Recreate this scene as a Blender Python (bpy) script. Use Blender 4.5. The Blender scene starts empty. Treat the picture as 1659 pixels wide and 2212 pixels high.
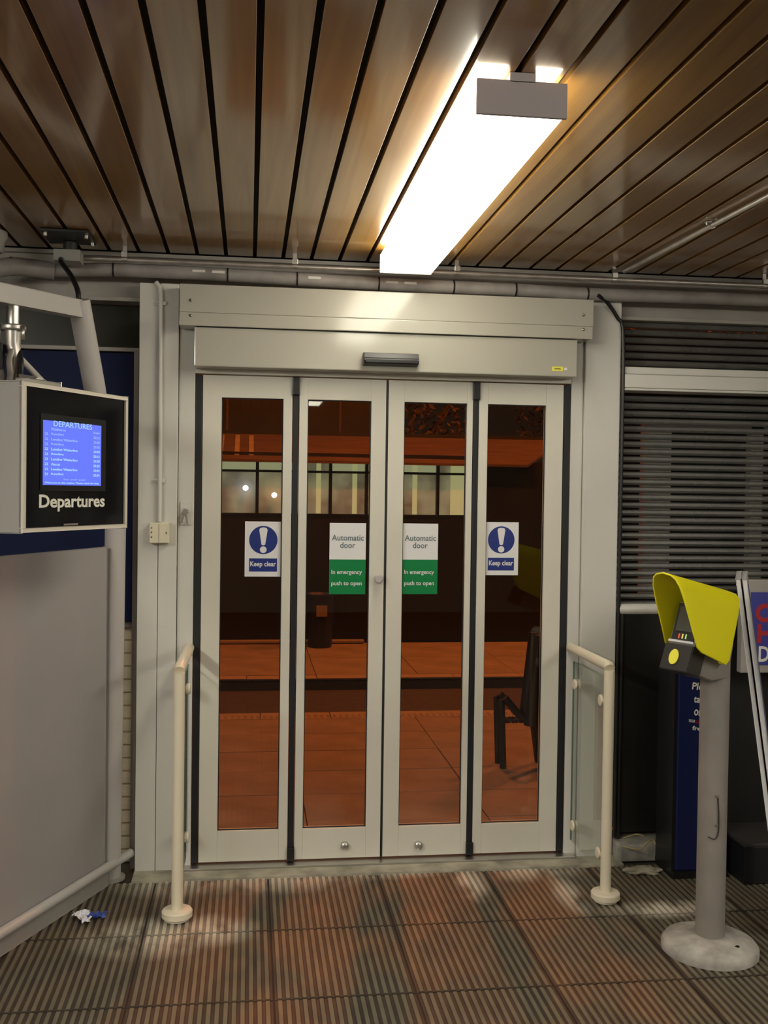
import bpy, bmesh, math, random
from mathutils import Vector, Matrix
random.seed(7)
S = bpy.context.scene
COL = S.collection
# ------------------------------------------------------------------ camera
cam_d = bpy.data.cameras.new('camera'); cam = bpy.data.objects.new('camera', cam_d); COL.objects.link(cam)
rt = Vector((0.99137244, -0.13031493, 0.01409633)); up = Vector((-0.01119689, 0.02295556, 0.99967378)); fw = Vector((0.13059601, 0.99120687, -0.02129839))
m = Matrix((rt, up, -fw)).transposed().to_4x4(); m.translation = Vector((0, -4.4, 1.62))
cam.matrix_world = m
cam_d.sensor_fit = 'VERTICAL'; cam_d.sensor_height = 36.0; cam_d.lens = 2218.1*36/2212; cam_d.clip_start = .05; cam_d.clip_end = 200
S.camera = cam
# ------------------------------------------------------------------ world: night sky over a lit town
w = bpy.data.worlds.new('night'); S.world = w; w.use_nodes = True
w.node_tree.nodes['Background'].inputs[0].default_value = (.020, .009, .005, 1)
w.node_tree.nodes['Background'].inputs[1].default_value = .6
# ------------------------------------------------------------------ exposure
S.view_settings.view_transform = 'Standard'; S.view_settings.look = 'None'; S.view_settings.gamma = 1
S.view_settings.use_curve_mapping = False; S.view_settings.exposure = 0.27
LAMP = 10.5          # strength of the fluorescent diffusers
def lamp(name, kind, loc, power, color, size=.3, rot=(0, 0, 0)):
    d = bpy.data.lights.new(name, kind); d.energy = power; d.color = color
    if kind == 'AREA': d.size = size
    else: d.shadow_soft_size = size
    o = bpy.data.objects.new(name, d); COL.objects.link(o); o.location = loc; o.rotation_euler = rot
    return o
lamp('sodium_lamp', 'POINT', (1.2, 4.6, 4.6), 330, (1, .20, .022), .12)
lamp('sodium_lamp', 'POINT', (-4.0, 3.6, 4.6), 150, (1, .20, .022), .12)
lamp('sodium_lamp', 'POINT', (6.0, 6.0, 5.5), 600, (1, .20, .03), .12)

# ------------------------------------------------------------------ materials
def mat(name, col, rough=.5, metal=0, emis=None, estr=0, noise=0, nscale=8, bump=0, bscale=60, spec=.5, coat=0, stretch=None):
    M = bpy.data.materials.new(name); M.use_nodes = True; nt = M.node_tree; b = nt.nodes['Principled BSDF']
    b.inputs['Base Color'].default_value = (*col, 1); b.inputs['Roughness'].default_value = rough
    b.inputs['Metallic'].default_value = metal; b.inputs['Specular IOR Level'].default_value = spec
    b.inputs['Coat Weight'].default_value = coat
    if emis: b.inputs['Emission Color'].default_value = (*emis, 1); b.inputs['Emission Strength'].default_value = estr
    if noise or bump:
        tc = nt.nodes.new('ShaderNodeTexCoord'); mp = nt.nodes.new('ShaderNodeMapping'); nt.links.new(tc.outputs['Object'], mp.inputs[0])
        if stretch: mp.inputs['Scale'].default_value = stretch
    if noise:
        n = nt.nodes.new('ShaderNodeTexNoise'); n.inputs['Scale'].default_value = nscale; n.inputs['Detail'].default_value = 5
        nt.links.new(mp.outputs[0], n.inputs['Vector'])
        r = nt.nodes.new('ShaderNodeValToRGB'); r.color_ramp.elements[0].position = .3; r.color_ramp.elements[1].position = .7
        r.color_ramp.elements[0].color = (*[c*(1-noise) for c in col], 1); r.color_ramp.elements[1].color = (*[min(1, c*(1+noise*.6)) for c in col], 1)
        nt.links.new(n.outputs[0], r.inputs[0]); nt.links.new(r.outputs[0], b.inputs['Base Color'])
    if bump:
        n2 = nt.nodes.new('ShaderNodeTexNoise'); n2.inputs['Scale'].default_value = bscale; n2.inputs['Detail'].default_value = 3
        nt.links.new(mp.outputs[0], n2.inputs['Vector'])
        bp = nt.nodes.new('ShaderNodeBump'); bp.inputs['Strength'].default_value = bump; bp.inputs['Distance'].default_value = .004
        nt.links.new(n2.outputs[0], bp.inputs['Height']); nt.links.new(bp.outputs[0], b.inputs['Normal'])
    return M
M_white = mat('white_powder_coat', (.66, .64, .565), .32, noise=.05, nscale=3)
M_white2 = mat('white_panel_paint', (.62, .61, .57), .38, noise=.06, nscale=2)
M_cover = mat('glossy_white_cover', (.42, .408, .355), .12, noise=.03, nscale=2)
M_cream = mat('cream_rail_paint', (.72, .66, .52), .35)
M_rubber = mat('black_rubber', (.008, .009, .012), .55)
M_black = mat('black_plastic', (.010, .010, .012), .35)
M_steel = mat('steel', (.55, .53, .50), .35, 1)
M_galv = mat('galvanised_conduit', (.50, .47, .44), .4, .75, noise=.2, nscale=20)
M_greyp = mat('grey_paint', (.34, .32, .30), .5, noise=.1, nscale=5)
M_pipe = mat('grey_pipe_lagging', (.31, .29, .28), .5, noise=.25, nscale=12, bump=.3, bscale=25)
M_beam = mat('grey_beam_paint', (.34, .32, .295), .45, noise=.15, nscale=4)
M_darkgap = mat('dark_backing', (.012, .009, .007), .9)
M_capgrey = mat('grey_end_cap', (.46, .42, .43), .5)
M_label = mat('pale_tag', (.70, .68, .64), .5)
M_plastic = mat('ivory_plastic', (.70, .65, .50), .4)
M_screw = mat('screw', (.25, .24, .22), .3, 1)
M_blue = mat('navy_panel', (.006, .011, .05), .5, spec=.12)
M_darkglass = mat('dark_glazing', (.020, .020, .012), .3, spec=.15)
M_brick = mat('cream_painted_brick', (.62, .54, .40), .5, noise=.12, nscale=14, bump=.4, bscale=40)
M_mortar = mat('mortar', (.40, .30, .18), .8)
M_casing = mat('monitor_casing', (.33, .32, .30), .4)
M_barrier = mat('barrier_laminate', (.36, .34, .34), .5, noise=.05, nscale=3)
M_tube = mat('barrier_tube', (.50, .48, .47), .35)
M_signw = mat('sign_white', (.74, .74, .76), .4)
M_signb = mat('sign_blue', (.012, .03, .20), .4)
M_signg = mat('sign_green', (.0, .20, .055), .4)
M_signt = mat('sign_grey_text', (.14, .18, .20), .5)
M_lett = mat('lettering_white', (.75, .75, .68), .5)
M_lettdim = mat('lettering_green_white', (.42, .66, .50), .5)
M_yellow = mat('yellow_hood_plastic', (.80, .74, .01), .38, bump=.08, bscale=250)
M_yel = mat('yellow_pad', (.85, .80, .08), .4)
M_reader = mat('reader_grey', (.22, .20, .18), .45)
M_readerd = mat('reader_dark', (.035, .032, .03), .4)
M_post = mat('post_grey', (.235, .215, .195), .5, noise=.12, nscale=9, bump=.1)
M_basec = mat('concrete_base', (.36, .34, .31), .7, noise=.35, nscale=16, bump=.5, bscale=50)
M_conc = mat('concrete_sill', (.40, .37, .29), .85, noise=.45, nscale=9, bump=.6, bscale=40)
M_floorplain = mat('dark_floor', (.045, .032, .026), .7, noise=.3, nscale=5)
M_wall = mat('concourse_wall', (.22, .20, .17), .7, noise=.15, nscale=3)
M_alu = mat('aluminium', (.74, .74, .76), .3, .15)
M_purple = mat('poster_purple', (.045, .05, .30), .35)
M_red = mat('poster_red', (.40, .015, .03), .4)
M_plat = mat('platform_paving', (.30, .27, .23), .75, noise=.25, nscale=3, bump=.3, bscale=30)
M_platj = mat('paving_bed', (.10, .08, .06), .9)
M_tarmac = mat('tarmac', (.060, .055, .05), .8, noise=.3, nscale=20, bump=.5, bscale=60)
M_kerb = mat('kerb_stone', (.36, .33, .28), .7, noise=.15, nscale=6)
M_bench = mat('bench_black', (.006, .006, .007), .5)
M_bldg = mat('building_dark', (.006, .005, .005), .6, noise=.3, nscale=3)
M_wframe = mat('window_frame_dark', (.012, .012, .014), .4)
M_roof = mat('roof_board', (.12, .085, .07), .6, noise=.3, nscale=5, stretch=(.6, 3, 6))
M_hoard = mat('hoarding', (.014, .018, .013), .7, noise=.3, nscale=3)
M_trunk = mat('bark', (.10, .07, .05), .9, noise=.4, nscale=10)
M_leaf = mat('leaf', (.085, .065, .03), .6, noise=.6, nscale=2)
M_crate = mat('blue_plastic', (.015, .03, .12), .5)
M_paper = mat('litter_paper', (.75, .78, .85), .6); M_paperb = mat('litter_blue', (.03, .07, .35), .5)
M_tan = mat('debris_wire', (.40, .32, .16), .6)
M_led = [mat('led_red', (.5, .05, .02), .4, emis=(1, .15, .05), estr=.5), mat('led_amber', (.5, .4, .05), .4, emis=(1, .8, .2), estr=.5), mat('led_green', (.3, .5, .1), .4, emis=(.6, 1, .4), estr=.4)]
M_spotw = mat('spot_white', (.8, .8, .8), .4, emis=(.65, .75, 1), estr=14)
M_spoto = mat('spot_orange', (.8, .6, .4), .4, emis=(1, .62, .30), estr=14)
M_sodium = mat('bulb_sodium', (.8, .6, .4), .4, emis=(1, .45, .10), estr=3)
FILL = 44.0  # strength of the added fill battens outside the picture
M_diff2 = mat('fill_diffuser_left', (.9, .9, .85), .4, emis=(1, .975, .87), estr=FILL)
M_diff3 = mat('fill_diffuser_right', (.9, .9, .85), .4, emis=(1, .96, .84), estr=FILL*.66)  # right-hand fill set weaker to keep that side darker
M_diff = mat('lamp_diffuser', (.9, .9, .85), .4, emis=(1, .94, .76), estr=LAMP)
M_screenbase = mat('crt_blue', (.02, .02, .1), .25, emis=(.115, .17, .88), estr=.92)
M_screentxt = mat('crt_text', (.1, .1, .2), .4, emis=(.28, .50, 1.0), estr=1.0)
M_screentxt2 = mat('crt_text_dim', (.1, .1, .2), .4, emis=(.22, .32, .95), estr=1.0)

# varnished wood for the ceiling boards
def wood():
    M = mat('varnished_boards', (.30, .13, .04), .16, coat=.9, spec=.5); nt = M.node_tree; b = nt.nodes['Principled BSDF']; b.inputs['Coat Roughness'].default_value = .115; b.inputs['Roughness'].default_value = .3
    tc = nt.nodes.new('ShaderNodeTexCoord'); oi = nt.nodes.new('ShaderNodeObjectInfo')
    add = nt.nodes.new('ShaderNodeVectorMath'); add.operation = 'MULTIPLY_ADD'
    cb = nt.nodes.new('ShaderNodeCombineXYZ')
    for i in (0, 1): nt.links.new(oi.outputs['Random'], cb.inputs[i])
    nt.links.new(cb.outputs[0], add.inputs[0]); add.inputs[1].default_value = (37, 53, 0)
    nt.links.new(tc.outputs['Object'], add.inputs[2])
    mp = nt.nodes.new('ShaderNodeMapping'); mp.inputs['Scale'].default_value = (14, .5, 14); nt.links.new(add.outputs[0], mp.inputs[0])
    n = nt.nodes.new('ShaderNodeTexNoise'); n.inputs['Scale'].default_value = 1.6; n.inputs['Detail'].default_value = 6; n.inputs['Distortion'].default_value = 1.2
    nt.links.new(mp.outputs[0], n.inputs['Vector'])
    r = nt.nodes.new('ShaderNodeValToRGB'); r.color_ramp.elements[0].position = .30; r.color_ramp.elements[1].position = .72
    r.color_ramp.elements[0].color = (.25, .115, .020, 1); r.color_ramp.elements[1].color = (.38, .205, .042, 1)
    nt.links.new(n.outputs[0], r.inputs[0])
    hs = nt.nodes.new('ShaderNodeHueSaturation'); mr = nt.nodes.new('ShaderNodeMapRange'); mr.inputs[3].default_value = .80; mr.inputs[4].default_value = 1.15
    nt.links.new(oi.outputs['Random'], mr.inputs[0]); nt.links.new(mr.outputs[0], hs.inputs['Value']); nt.links.new(r.outputs[0], hs.inputs['Color'])
    nt.links.new(hs.outputs[0], b.inputs['Base Color'])
    n2 = nt.nodes.new('ShaderNodeTexNoise'); n2.inputs['Scale'].default_value = 2.2; n2.inputs['Detail'].default_value = 4
    mp2 = nt.nodes.new('ShaderNodeMapping'); mp2.inputs['Scale'].default_value = (14, 2.2, 14); nt.links.new(add.outputs[0], mp2.inputs[0]); nt.links.new(mp2.outputs[0], n2.inputs['Vector'])
    bp = nt.nodes.new('ShaderNodeBump'); bp.inputs['Strength'].default_value = .04; bp.inputs['Distance'].default_value = .004
    nt.links.new(n2.outputs[0], bp.inputs['Height']); nt.links.new(bp.outputs[0], b.inputs['Normal'])
    return M
M_wood = wood()

# worn ribbed floor: brown and slate patches, pale cement smears at the post feet and the sill
def floor_mat():
    M = mat('ribbed_floor', (.1, .05, .03), .62); nt = M.node_tree; b = nt.nodes['Principled BSDF']; L = nt.links.new
    g = nt.nodes.new('ShaderNodeNewGeometry')
    def noise(scale, detail=4, st=None):
        n = nt.nodes.new('ShaderNodeTexNoise'); n.inputs['Scale'].default_value = scale; n.inputs['Detail'].default_value = detail
        if st:
            mp = nt.nodes.new('ShaderNodeMapping'); mp.inputs['Scale'].default_value = st; L(g.outputs['Position'], mp.inputs[0]); L(mp.outputs[0], n.inputs['Vector'])
        else: L(g.outputs['Position'], n.inputs['Vector'])
        return n
    def mix(f, a, c):
        x = nt.nodes.new('ShaderNodeMix'); x.data_type = 'RGBA'
        if isinstance(f, float): x.inputs[0].default_value = f
        else: L(f, x.inputs[0])
        for k, v in ((6, a), (7, c)):
            if isinstance(v, tuple): x.inputs[k].default_value = (*v, 1)
            else: L(v, x.inputs[k])
        return x.outputs[2]
    def ramp(src, a, c):
        mr = nt.nodes.new('ShaderNodeMapRange'); mr.inputs[1].default_value = a; mr.inputs[2].default_value = c; L(src, mr.inputs[0]); return mr.outputs[0]
    patch = ramp(noise(2.3, 3, (1.3, .9, 1)).outputs[0], .44, .56)
    n3 = ramp(noise(30, 5, (1, .25, 1)).outputs[0], .35, .7)
    brown = mix(n3, (.105, .052, .026), (.19, .108, .058)); slate = mix(n3, (.035, .034, .028), (.095, .085, .060))
    base = mix(patch, brown, slate)
    # outer parts of the floor go over to the slate tone, away from the middle
    sx = nt.nodes.new('ShaderNodeSeparateXYZ'); L(g.outputs['Position'], sx.inputs[0])
    ab = nt.nodes.new('ShaderNodeMath'); ab.operation = 'SUBTRACT'; L(sx.outputs[0], ab.inputs[0]); ab.inputs[1].default_value = .62
    ab2 = nt.nodes.new('ShaderNodeMath'); ab2.operation = 'ABSOLUTE'; L(ab.outputs[0], ab2.inputs[0])
    base = mix(ramp(ab2.outputs[0], .65, 1.0), base, slate)
    # cement smears
    def blob(c, rad, ax=(1, 1)):
        s = nt.nodes.new('ShaderNodeVectorMath'); s.operation = 'SUBTRACT'; L(g.outputs['Position'], s.inputs[0]); s.inputs[1].default_value = (*c, 0)
        q = nt.nodes.new('ShaderNodeVectorMath'); q.operation = 'MULTIPLY'; L(s.outputs[0], q.inputs[0]); q.inputs[1].default_value = (ax[0], ax[1], 0)
        l = nt.nodes.new('ShaderNodeVectorMath'); l.operation = 'LENGTH'; L(q.outputs[0], l.inputs[0])
        mr = nt.nodes.new('ShaderNodeMapRange'); mr.inputs[1].default_value = rad; mr.inputs[2].default_value = rad*.25; L(l.outputs['Value'], mr.inputs[0]); return mr.outputs[0]
    blobs = [blob((-.34, -.66), .30, (1.0, 1.5)), blob((-.12, -.62), .26, (1.3, 1.6)), blob((1.63, -.60), .30, (1.0, 3.2)), blob((1.30, -.42), .24, (3.0, 1.0)), blob((1.20, -.12), .34, (1.2, 1.9)), blob((.10, -.10), .5, (1.0, 2.2)), blob((.93, -.25), .25, (3.2, 1)), blob((.6, -.08), .34, (.8, 2.6)), blob((-.3, -.1), .3, (1, 1.3))]
    cur = blobs[0]
    for q in blobs[1:]:
        mx = nt.nodes.new('ShaderNodeMath'); mx.operation = 'MAXIMUM'; L(cur, mx.inputs[0]); L(q, mx.inputs[1]); cur = mx.outputs[0]
    mu = nt.nodes.new('ShaderNodeMath'); mu.operation = 'MULTIPLY'; L(cur, mu.inputs[0]); L(ramp(noise(9, 6, (1, .55, 1)).outputs[0], .34, .52), mu.inputs[1])
    base = mix(mu.outputs[0], base, (.66, .61, .50))
    # channels between the ribs (low z) darker, rib tops paler
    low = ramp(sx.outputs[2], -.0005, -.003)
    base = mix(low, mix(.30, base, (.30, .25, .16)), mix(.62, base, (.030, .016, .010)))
    L(base, b.inputs['Base Color'])
    return M
M_floor = floor_mat()

def glass_mat(name, tint, f0=.04):      # clear sheet: Schlick reflection, the same from both faces
    M = bpy.data.materials.new(name); M.use_nodes = True; nt = M.node_tree; nt.nodes.clear(); L = nt.links.new
    o = nt.nodes.new('ShaderNodeOutputMaterial'); t = nt.nodes.new('ShaderNodeBsdfTransparent'); t.inputs[0].default_value = (*tint, 1)
    g = nt.nodes.new('ShaderNodeBsdfGlossy'); g.inputs['Roughness'].default_value = .015
    ge = nt.nodes.new('ShaderNodeNewGeometry'); d = nt.nodes.new('ShaderNodeVectorMath'); d.operation = 'DOT_PRODUCT'; L(ge.outputs['Incoming'], d.inputs[0]); L(ge.outputs['Normal'], d.inputs[1])
    def mth(op, a, b=None):
        n = nt.nodes.new('ShaderNodeMath'); n.operation = op
        for k, v in enumerate((a, b)):
            if v is None: continue
            if isinstance(v, (int, float)): n.inputs[k].default_value = v
            else: L(v, n.inputs[k])
        return n.outputs[0]
    c = mth('ABSOLUTE', d.outputs['Value']); p = mth('POWER', mth('SUBTRACT', 1.0, c), 5.0); f = mth('ADD', mth('MULTIPLY', p, 1-f0), f0)
    x = nt.nodes.new('ShaderNodeMixShader'); L(f, x.inputs[0]); L(t.outputs[0], x.inputs[1]); L(g.outputs[0], x.inputs[2]); L(x.outputs[0], o.inputs[0])
    return M
M_glass = glass_mat('door_glass', (.93, .93, .90))
M_gpanel = glass_mat('rail_glass', (.97, .99, .97), .02)
M_gedge = mat('glass_edge_green', (.14, .22, .17), .2)

def perforated():      # fine perforated steel slats: a little of what stands behind shows through
    M = mat('shutter_slat', (.13, .125, .115), .42, .3, noise=.2, nscale=6); nt = M.node_tree; b = nt.nodes['Principled BSDF']
    o = nt.nodes['Material Output']; t = nt.nodes.new('ShaderNodeBsdfTransparent'); x = nt.nodes.new('ShaderNodeMixShader'); x.inputs[0].default_value = .30
    nt.links.new(b.outputs[0], x.inputs[1]); nt.links.new(t.outputs[0], x.inputs[2]); nt.links.new(x.outputs[0], o.inputs[0])
    return M
M_slat = perforated()

def lit_pane():        # frosted lit window of the building opposite
    M = mat('lit_frosted_pane', (.2, .2, .18), .4); nt = M.node_tree; b = nt.nodes['Principled BSDF']
    tc = nt.nodes.new('ShaderNodeTexCoord'); n = nt.nodes.new('ShaderNodeTexNoise'); n.inputs['Scale'].default_value = 3.5; n.inputs['Detail'].default_value = 4
    nt.links.new(tc.outputs['Object'], n.inputs['Vector'])
    r = nt.nodes.new('ShaderNodeValToRGB'); r.color_ramp.elements[0].color = (.045, .04, .026, 1); r.color_ramp.elements[1].color = (.17, .165, .095, 1)
    r.color_ramp.elements[0].position = .35; r.color_ramp.elements[1].position = .7
    nt.links.new(n.outputs[0], r.inputs[0]); nt.links.new(r.outputs[0], b.inputs['Emission Color']); b.inputs['Emission Strength'].default_value = 1
    return M
M_pane = lit_pane()
M_panetop = mat('lit_top_pane', (.3, .3, .25), .4, emis=(.22, .23, .13), estr=1.0)
M_blind = mat('lit_blind', (.4, .4, .3), .5, emis=(.27, .28, .13), estr=1.0)

# ------------------------------------------------------------------ mesh helpers
def box(bm, a, b, bev=0):
    r = bmesh.ops.create_cube(bm, size=1)
    vs = r['verts']
    for v in vs:
        v.co = Vector([(a[i]+b[i])/2 + v.co[i]*(b[i]-a[i]) for i in range(3)])
    if bev:
        es = {e for v in vs for e in v.link_edges}
        bmesh.ops.bevel(bm, geom=list(es), offset=bev, segments=2, affect='EDGES', profile=.6)
    return bm
def BX(a, b, bev=0): return box(bmesh.new(), a, b, bev)
def obox(bm, c, ux, uy, uz, sx, sy, sz, bev=0):     # oriented box, centre c
    r = bmesh.ops.create_cube(bm, size=1); vs = r['verts']
    for v in vs:
        q = v.co.copy(); v.co = Vector(c) + Vector(ux)*q.x*sx + Vector(uy)*q.y*sy + Vector(uz)*q.z*sz
    if bev:
        es = {e for v in vs for e in v.link_edges}; bmesh.ops.bevel(bm, geom=list(es), offset=bev, segments=2, affect='EDGES', profile=.6)
    return bm
def tube(bm, pts, r, n=16, caps=True):
    pts = [Vector(p) for p in pts]; rs = r if isinstance(r, (list, tuple)) else [r]*len(pts)
    rings = []; prev = None
    for i, p in enumerate(pts):
        t = (pts[min(i+1, len(pts)-1)] - pts[max(i-1, 0)]).normalized()
        if prev is None: a = t.orthogonal().normalized()
        else: a = (prev - t*prev.dot(t)).normalized()
        prev = a; b = t.cross(a)
        rings.append([bm.verts.new(p + (a*math.cos(k*2*math.pi/n) + b*math.sin(k*2*math.pi/n))*rs[i]) for k in range(n)])
    for i in range(len(rings)-1):
        for k in range(n):
            f = bm.faces.new((rings[i][k], rings[i][(k+1) % n], rings[i+1][(k+1) % n], rings[i+1][k])); f.smooth = True
    if caps:
        bm.faces.new(rings[0][::-1]); bm.faces.new(rings[-1])
    return bm
def TB(pts, r, n=16): return tube(bmesh.new(), pts, r, n)
def lathe(bm, prof, c, n=40, axis='Z'):
    rings = []
    for (r, h) in prof:
        ring = []
        for k in range(n):
            a = 2*math.pi*k/n
            if axis == 'Z': q = Vector((r*math.cos(a), r*math.sin(a), h))
            elif axis == 'Y': q = Vector((r*math.cos(a), h, r*math.sin(a)))
            else: q = Vector((h, r*math.cos(a), r*math.sin(a)))
            ring.append(bm.verts.new(Vector(c)+q))
        rings.append(ring)
    for i in range(len(rings)-1):
        for k in range(n):
            f = bm.faces.new((rings[i][k], rings[i][(k+1) % n], rings[i+1][(k+1) % n], rings[i+1][k])); f.smooth = True
    bm.faces.new(rings[0][::-1]); bm.faces.new(rings[-1])
    return bm
def LT(prof, c, n=40, axis='Z'): return lathe(bmesh.new(), prof, c, n, axis)
def smooth_path(pts, n=8):      # Catmull-Rom
    P = [Vector(p) for p in pts]; P = [2*P[0]-P[1]] + P + [2*P[-1]-P[-2]]; o = []
    for i in range(1, len(P)-2):
        for k in range(n):
            t = k/n; a, b, c, d = P[i-1], P[i], P[i+1], P[i+2]
            o.append(.5*((2*b) + (c-a)*t + (2*a-5*b+4*c-d)*t*t + (3*b-a-3*c+d)*t**3))
    o.append(P[-2]); return o
ORG = {}
def origin(o):
    return ORG.get(o.name, Vector((0, 0, 0)))
def part(name, bm, m, parent=None, loc=None, label=None, kind=None):
    me = bpy.data.meshes.new(name); bmesh.ops.recalc_face_normals(bm, faces=bm.faces)
    for e_ in bm.edges:
        if len(e_.link_faces) == 2 and e_.calc_face_angle(0) > .65: e_.smooth = False
    org = origin(parent) if parent else Vector(loc) if loc is not None else None
    if org is None:
        vs = [v.co for v in bm.verts]; org = Vector([(min(v[i] for v in vs)+max(v[i] for v in vs))/2 for i in (0, 1)] + [min(v[2] for v in vs)])
    for v in bm.verts: v.co -= org
    bm.to_mesh(me); bm.free(); me.materials.append(m)
    o = bpy.data.objects.new(name, me); COL.objects.link(o)
    if parent: o.parent = parent
    else: o.location = org
    ORG[o.name] = org
    if label: o['label'] = label
    if kind: o['kind'] = kind
    return o
def thing(name, label, cat, loc=(0, 0, 0), group=None, kind=None):
    o = bpy.data.objects.new(name, None); COL.objects.link(o); o.location = loc; o.empty_display_size = .1
    ORG[o.name] = Vector(loc); o['label'] = label; o['category'] = cat
    if group: o['group'] = group
    if kind: o['kind'] = kind
    return o
def tag(o, label, cat, group=None, kind=None):
    o['label'] = label; o['category'] = cat
    if group: o['group'] = group
    if kind: o['kind'] = kind
    return o
def text_bm(txt, width, height, o, ux, uz, bold=0, shear=0, depth=.0006, align='L'):
    cu = bpy.data.curves.new('t', 'FONT'); cu.body = txt; cu.size = 1; cu.offset = bold; cu.shear = shear; cu.resolution_u = 3; cu.extrude = .01
    ob = bpy.data.objects.new('t', cu); COL.objects.link(ob)
    dg = bpy.context.evaluated_depsgraph_get(); me = bpy.data.meshes.new_from_object(ob.evaluated_get(dg))
    bm = bmesh.new(); bm.from_mesh(me); bpy.data.objects.remove(ob); bpy.data.curves.remove(cu); bpy.data.meshes.remove(me)
    xs = [v.co.x for v in bm.verts]; ys = [v.co.y for v in bm.verts]
    x0, x1, y0, y1 = min(xs), max(xs), min(ys), max(ys)
    ux = Vector(ux).normalized(); uz = Vector(uz).normalized(); nn = ux.cross(uz)   # faces the viewer side
    for v in bm.verts:
        a = (v.co.x-x0)/(x1-x0)*width; b_ = (v.co.y-y0)/(y1-y0)*height
        v.co = Vector(o) + ux*a + uz*b_ + nn*(depth if v.co.z > 0 else 0)
    return bm
X, Yv, Z = Vector((1, 0, 0)), Vector((0, 1, 0)), Vector((0, 0, 1))

# ================================================================== SETTING
# ---- floor: ribbed slabs, each its own piece
fl = thing('floor', 'worn brown and slate ribbed floor slabs in front of the doors', 'floor', (0, 0, 0), kind='structure')
part('screed', BX((-3, -9, -.06), (4.6, 0.0, -.008)), M_floorplain, fl)
def slab_mesh():
    bm = bmesh.new(); wd, ln = .455, .510; n = 17; p = .0262; mg = (wd-n*p)/2
    box(bm, (0.002, 0.002, -.02), (wd-.002, ln-.002, -.0038))
    for i in range(n):
        x0 = mg + i*p + p*.27; x1 = mg + i*p + p*.73; t = p*.09
        vs = [bm.verts.new(q) for q in ((x0-t, .004, -.0038), (x1+t, .004, -.0038), (x1, .004, 0), (x0, .004, 0), (x0-t, ln-.004, -.0038), (x1+t, ln-.004, -.0038), (x1, ln-.004, 0), (x0, ln-.004, 0))]
        for f in ((3, 2, 6, 7), (0, 3, 7, 4), (2, 1, 5, 6), (0, 1, 2, 3), (7, 6, 5, 4)): bm.faces.new([vs[k] for k in f])
    me = bpy.data.meshes.new('floor_slab'); bm.to_mesh(me); bm.free(); me.materials.append(M_floor); return me
sm = slab_mesh()
for j in range(5):
    for i in range(12):
        o = bpy.data.objects.new('floor_slab', sm); COL.objects.link(o); o.parent = fl
        o.location = (.098 + (i-5)*.458, -.645 - .515 + .515*(1-j) , 0)
# ---- ceiling: varnished boards with dark gaps
cl = thing('ceiling', 'varnished brown timber board ceiling with dark gaps', 'ceiling', (0, -4, 2.6), kind='structure')
part('backing', BX((-3, -9, 2.622), (4.6, .3, 2.66)), M_darkgap, cl)
pm = None
k0 = -21
for k in range(k0, 34):
    x0 = -.4656 + .1197*k + .008
    if pm is None:
        bm = bmesh.new(); box(bm, (0, -5, 0), (.1037, 4.0, .02), .0015); pm = bpy.data.meshes.new('board'); bm.to_mesh(pm); bm.free(); pm.materials.append(M_wood)
    o = bpy.data.objects.new('board', pm); COL.objects.link(o); o.parent = cl; o.location = (x0, 0, 0)
# ---- far walls of the concourse (behind and beside the camera)
tag(part('wall_back', BX((-3, -9.1, 0), (4.6, -9, 2.66)), M_wall), 'plain wall closing the concourse behind the viewer', 'wall', kind='structure')
tag(part('wall_side_left', BX((-3.1, -9, 0), (-3, .3, 2.66)), M_wall), 'plain wall far to the left', 'wall', kind='structure')
tag(part('wall_side_right', BX((4.6, -9, 0), (4.7, .3, 2.66)), M_wall), 'plain wall far to the right', 'wall', kind='structure')

# ---- wall left of the door: cream bricks, navy window panel, dark glazing
wl = thing('wall_left', 'cream painted brick wall under a navy panel left of the doors', 'wall', (-1.7, .1, 0), kind='structure')
part('mortar_bed', BX((-3, .106, 0), (-.42, .25, 1.03)), M_mortar, wl)
bm = BX((0, 0, 0), (.207, .010, .049), .003); bme = bpy.data.meshes.new('brick'); bmesh.ops.recalc_face_normals(bm, faces=bm.faces); bm.to_mesh(bme); bm.free(); bme.materials.append(M_brick)
for r in range(18):
    for c in range(6):
        o = bpy.data.objects.new('brick', bme); COL.objects.link(o); o.parent = wl
        xx = -.46 - .215*(c+1) + (.107 if r % 2 else 0)
        o.location = Vector((xx, .098 + random.uniform(-.001, .001), .004+.0565*r)) - Vector((-1.7, .1, 0))
        if xx + .207 > -.44: o.scale.x = (-.44-xx)/.207
part('sill', BX((-3, .06, 1.02), (-.46, .12, 1.036), .003), M_greyp, wl)
part('upper_wall', BX((-3, .16, 1.03), (-.42, .25, 2.45)), M_bldg, wl)
wn = thing('window_1', 'navy blue panel filling the lower window left of the doors', 'window', (-1.2, .12, 1.036), kind='structure')
part('panel', BX((-2.9, .115, 1.04), (-.47, .135, 2.19)), M_blue, wn)
part('transom', BX((-2.9, .095, 2.195), (-.47, .135, 2.212), .003), M_greyp, wn)
part('glazing', BX((-2.9, .125, 2.215), (-.47, .135, 2.40)), M_darkglass, wn)
for x in (-1.25, -2.1): part('mullion', BX((x, .10, 1.04), (x+.03, .14, 2.40)), M_greyp, wn)
tag(part('trim_1', BX((-.484, .02, 0), (-.464, .12, 2.19), .003), M_greyp), 'thin grey steel angle along the left edge of the door frame', 'trim', kind='structure')
# ---- beam over the whole wall
bmv = bmesh.new(); box(bmv, (-3, .06, 2.40), (4.6, .22, 2.60)); box(bmv, (-3, .02, 2.395), (4.6, .24, 2.412), .003); box(bmv, (-3, .03, 2.585), (4.6, .24, 2.60))
tag(part('trim_2', bmv, M_beam), 'grey painted steel beam running under the ceiling edge', 'beam', kind='structure')

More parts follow.
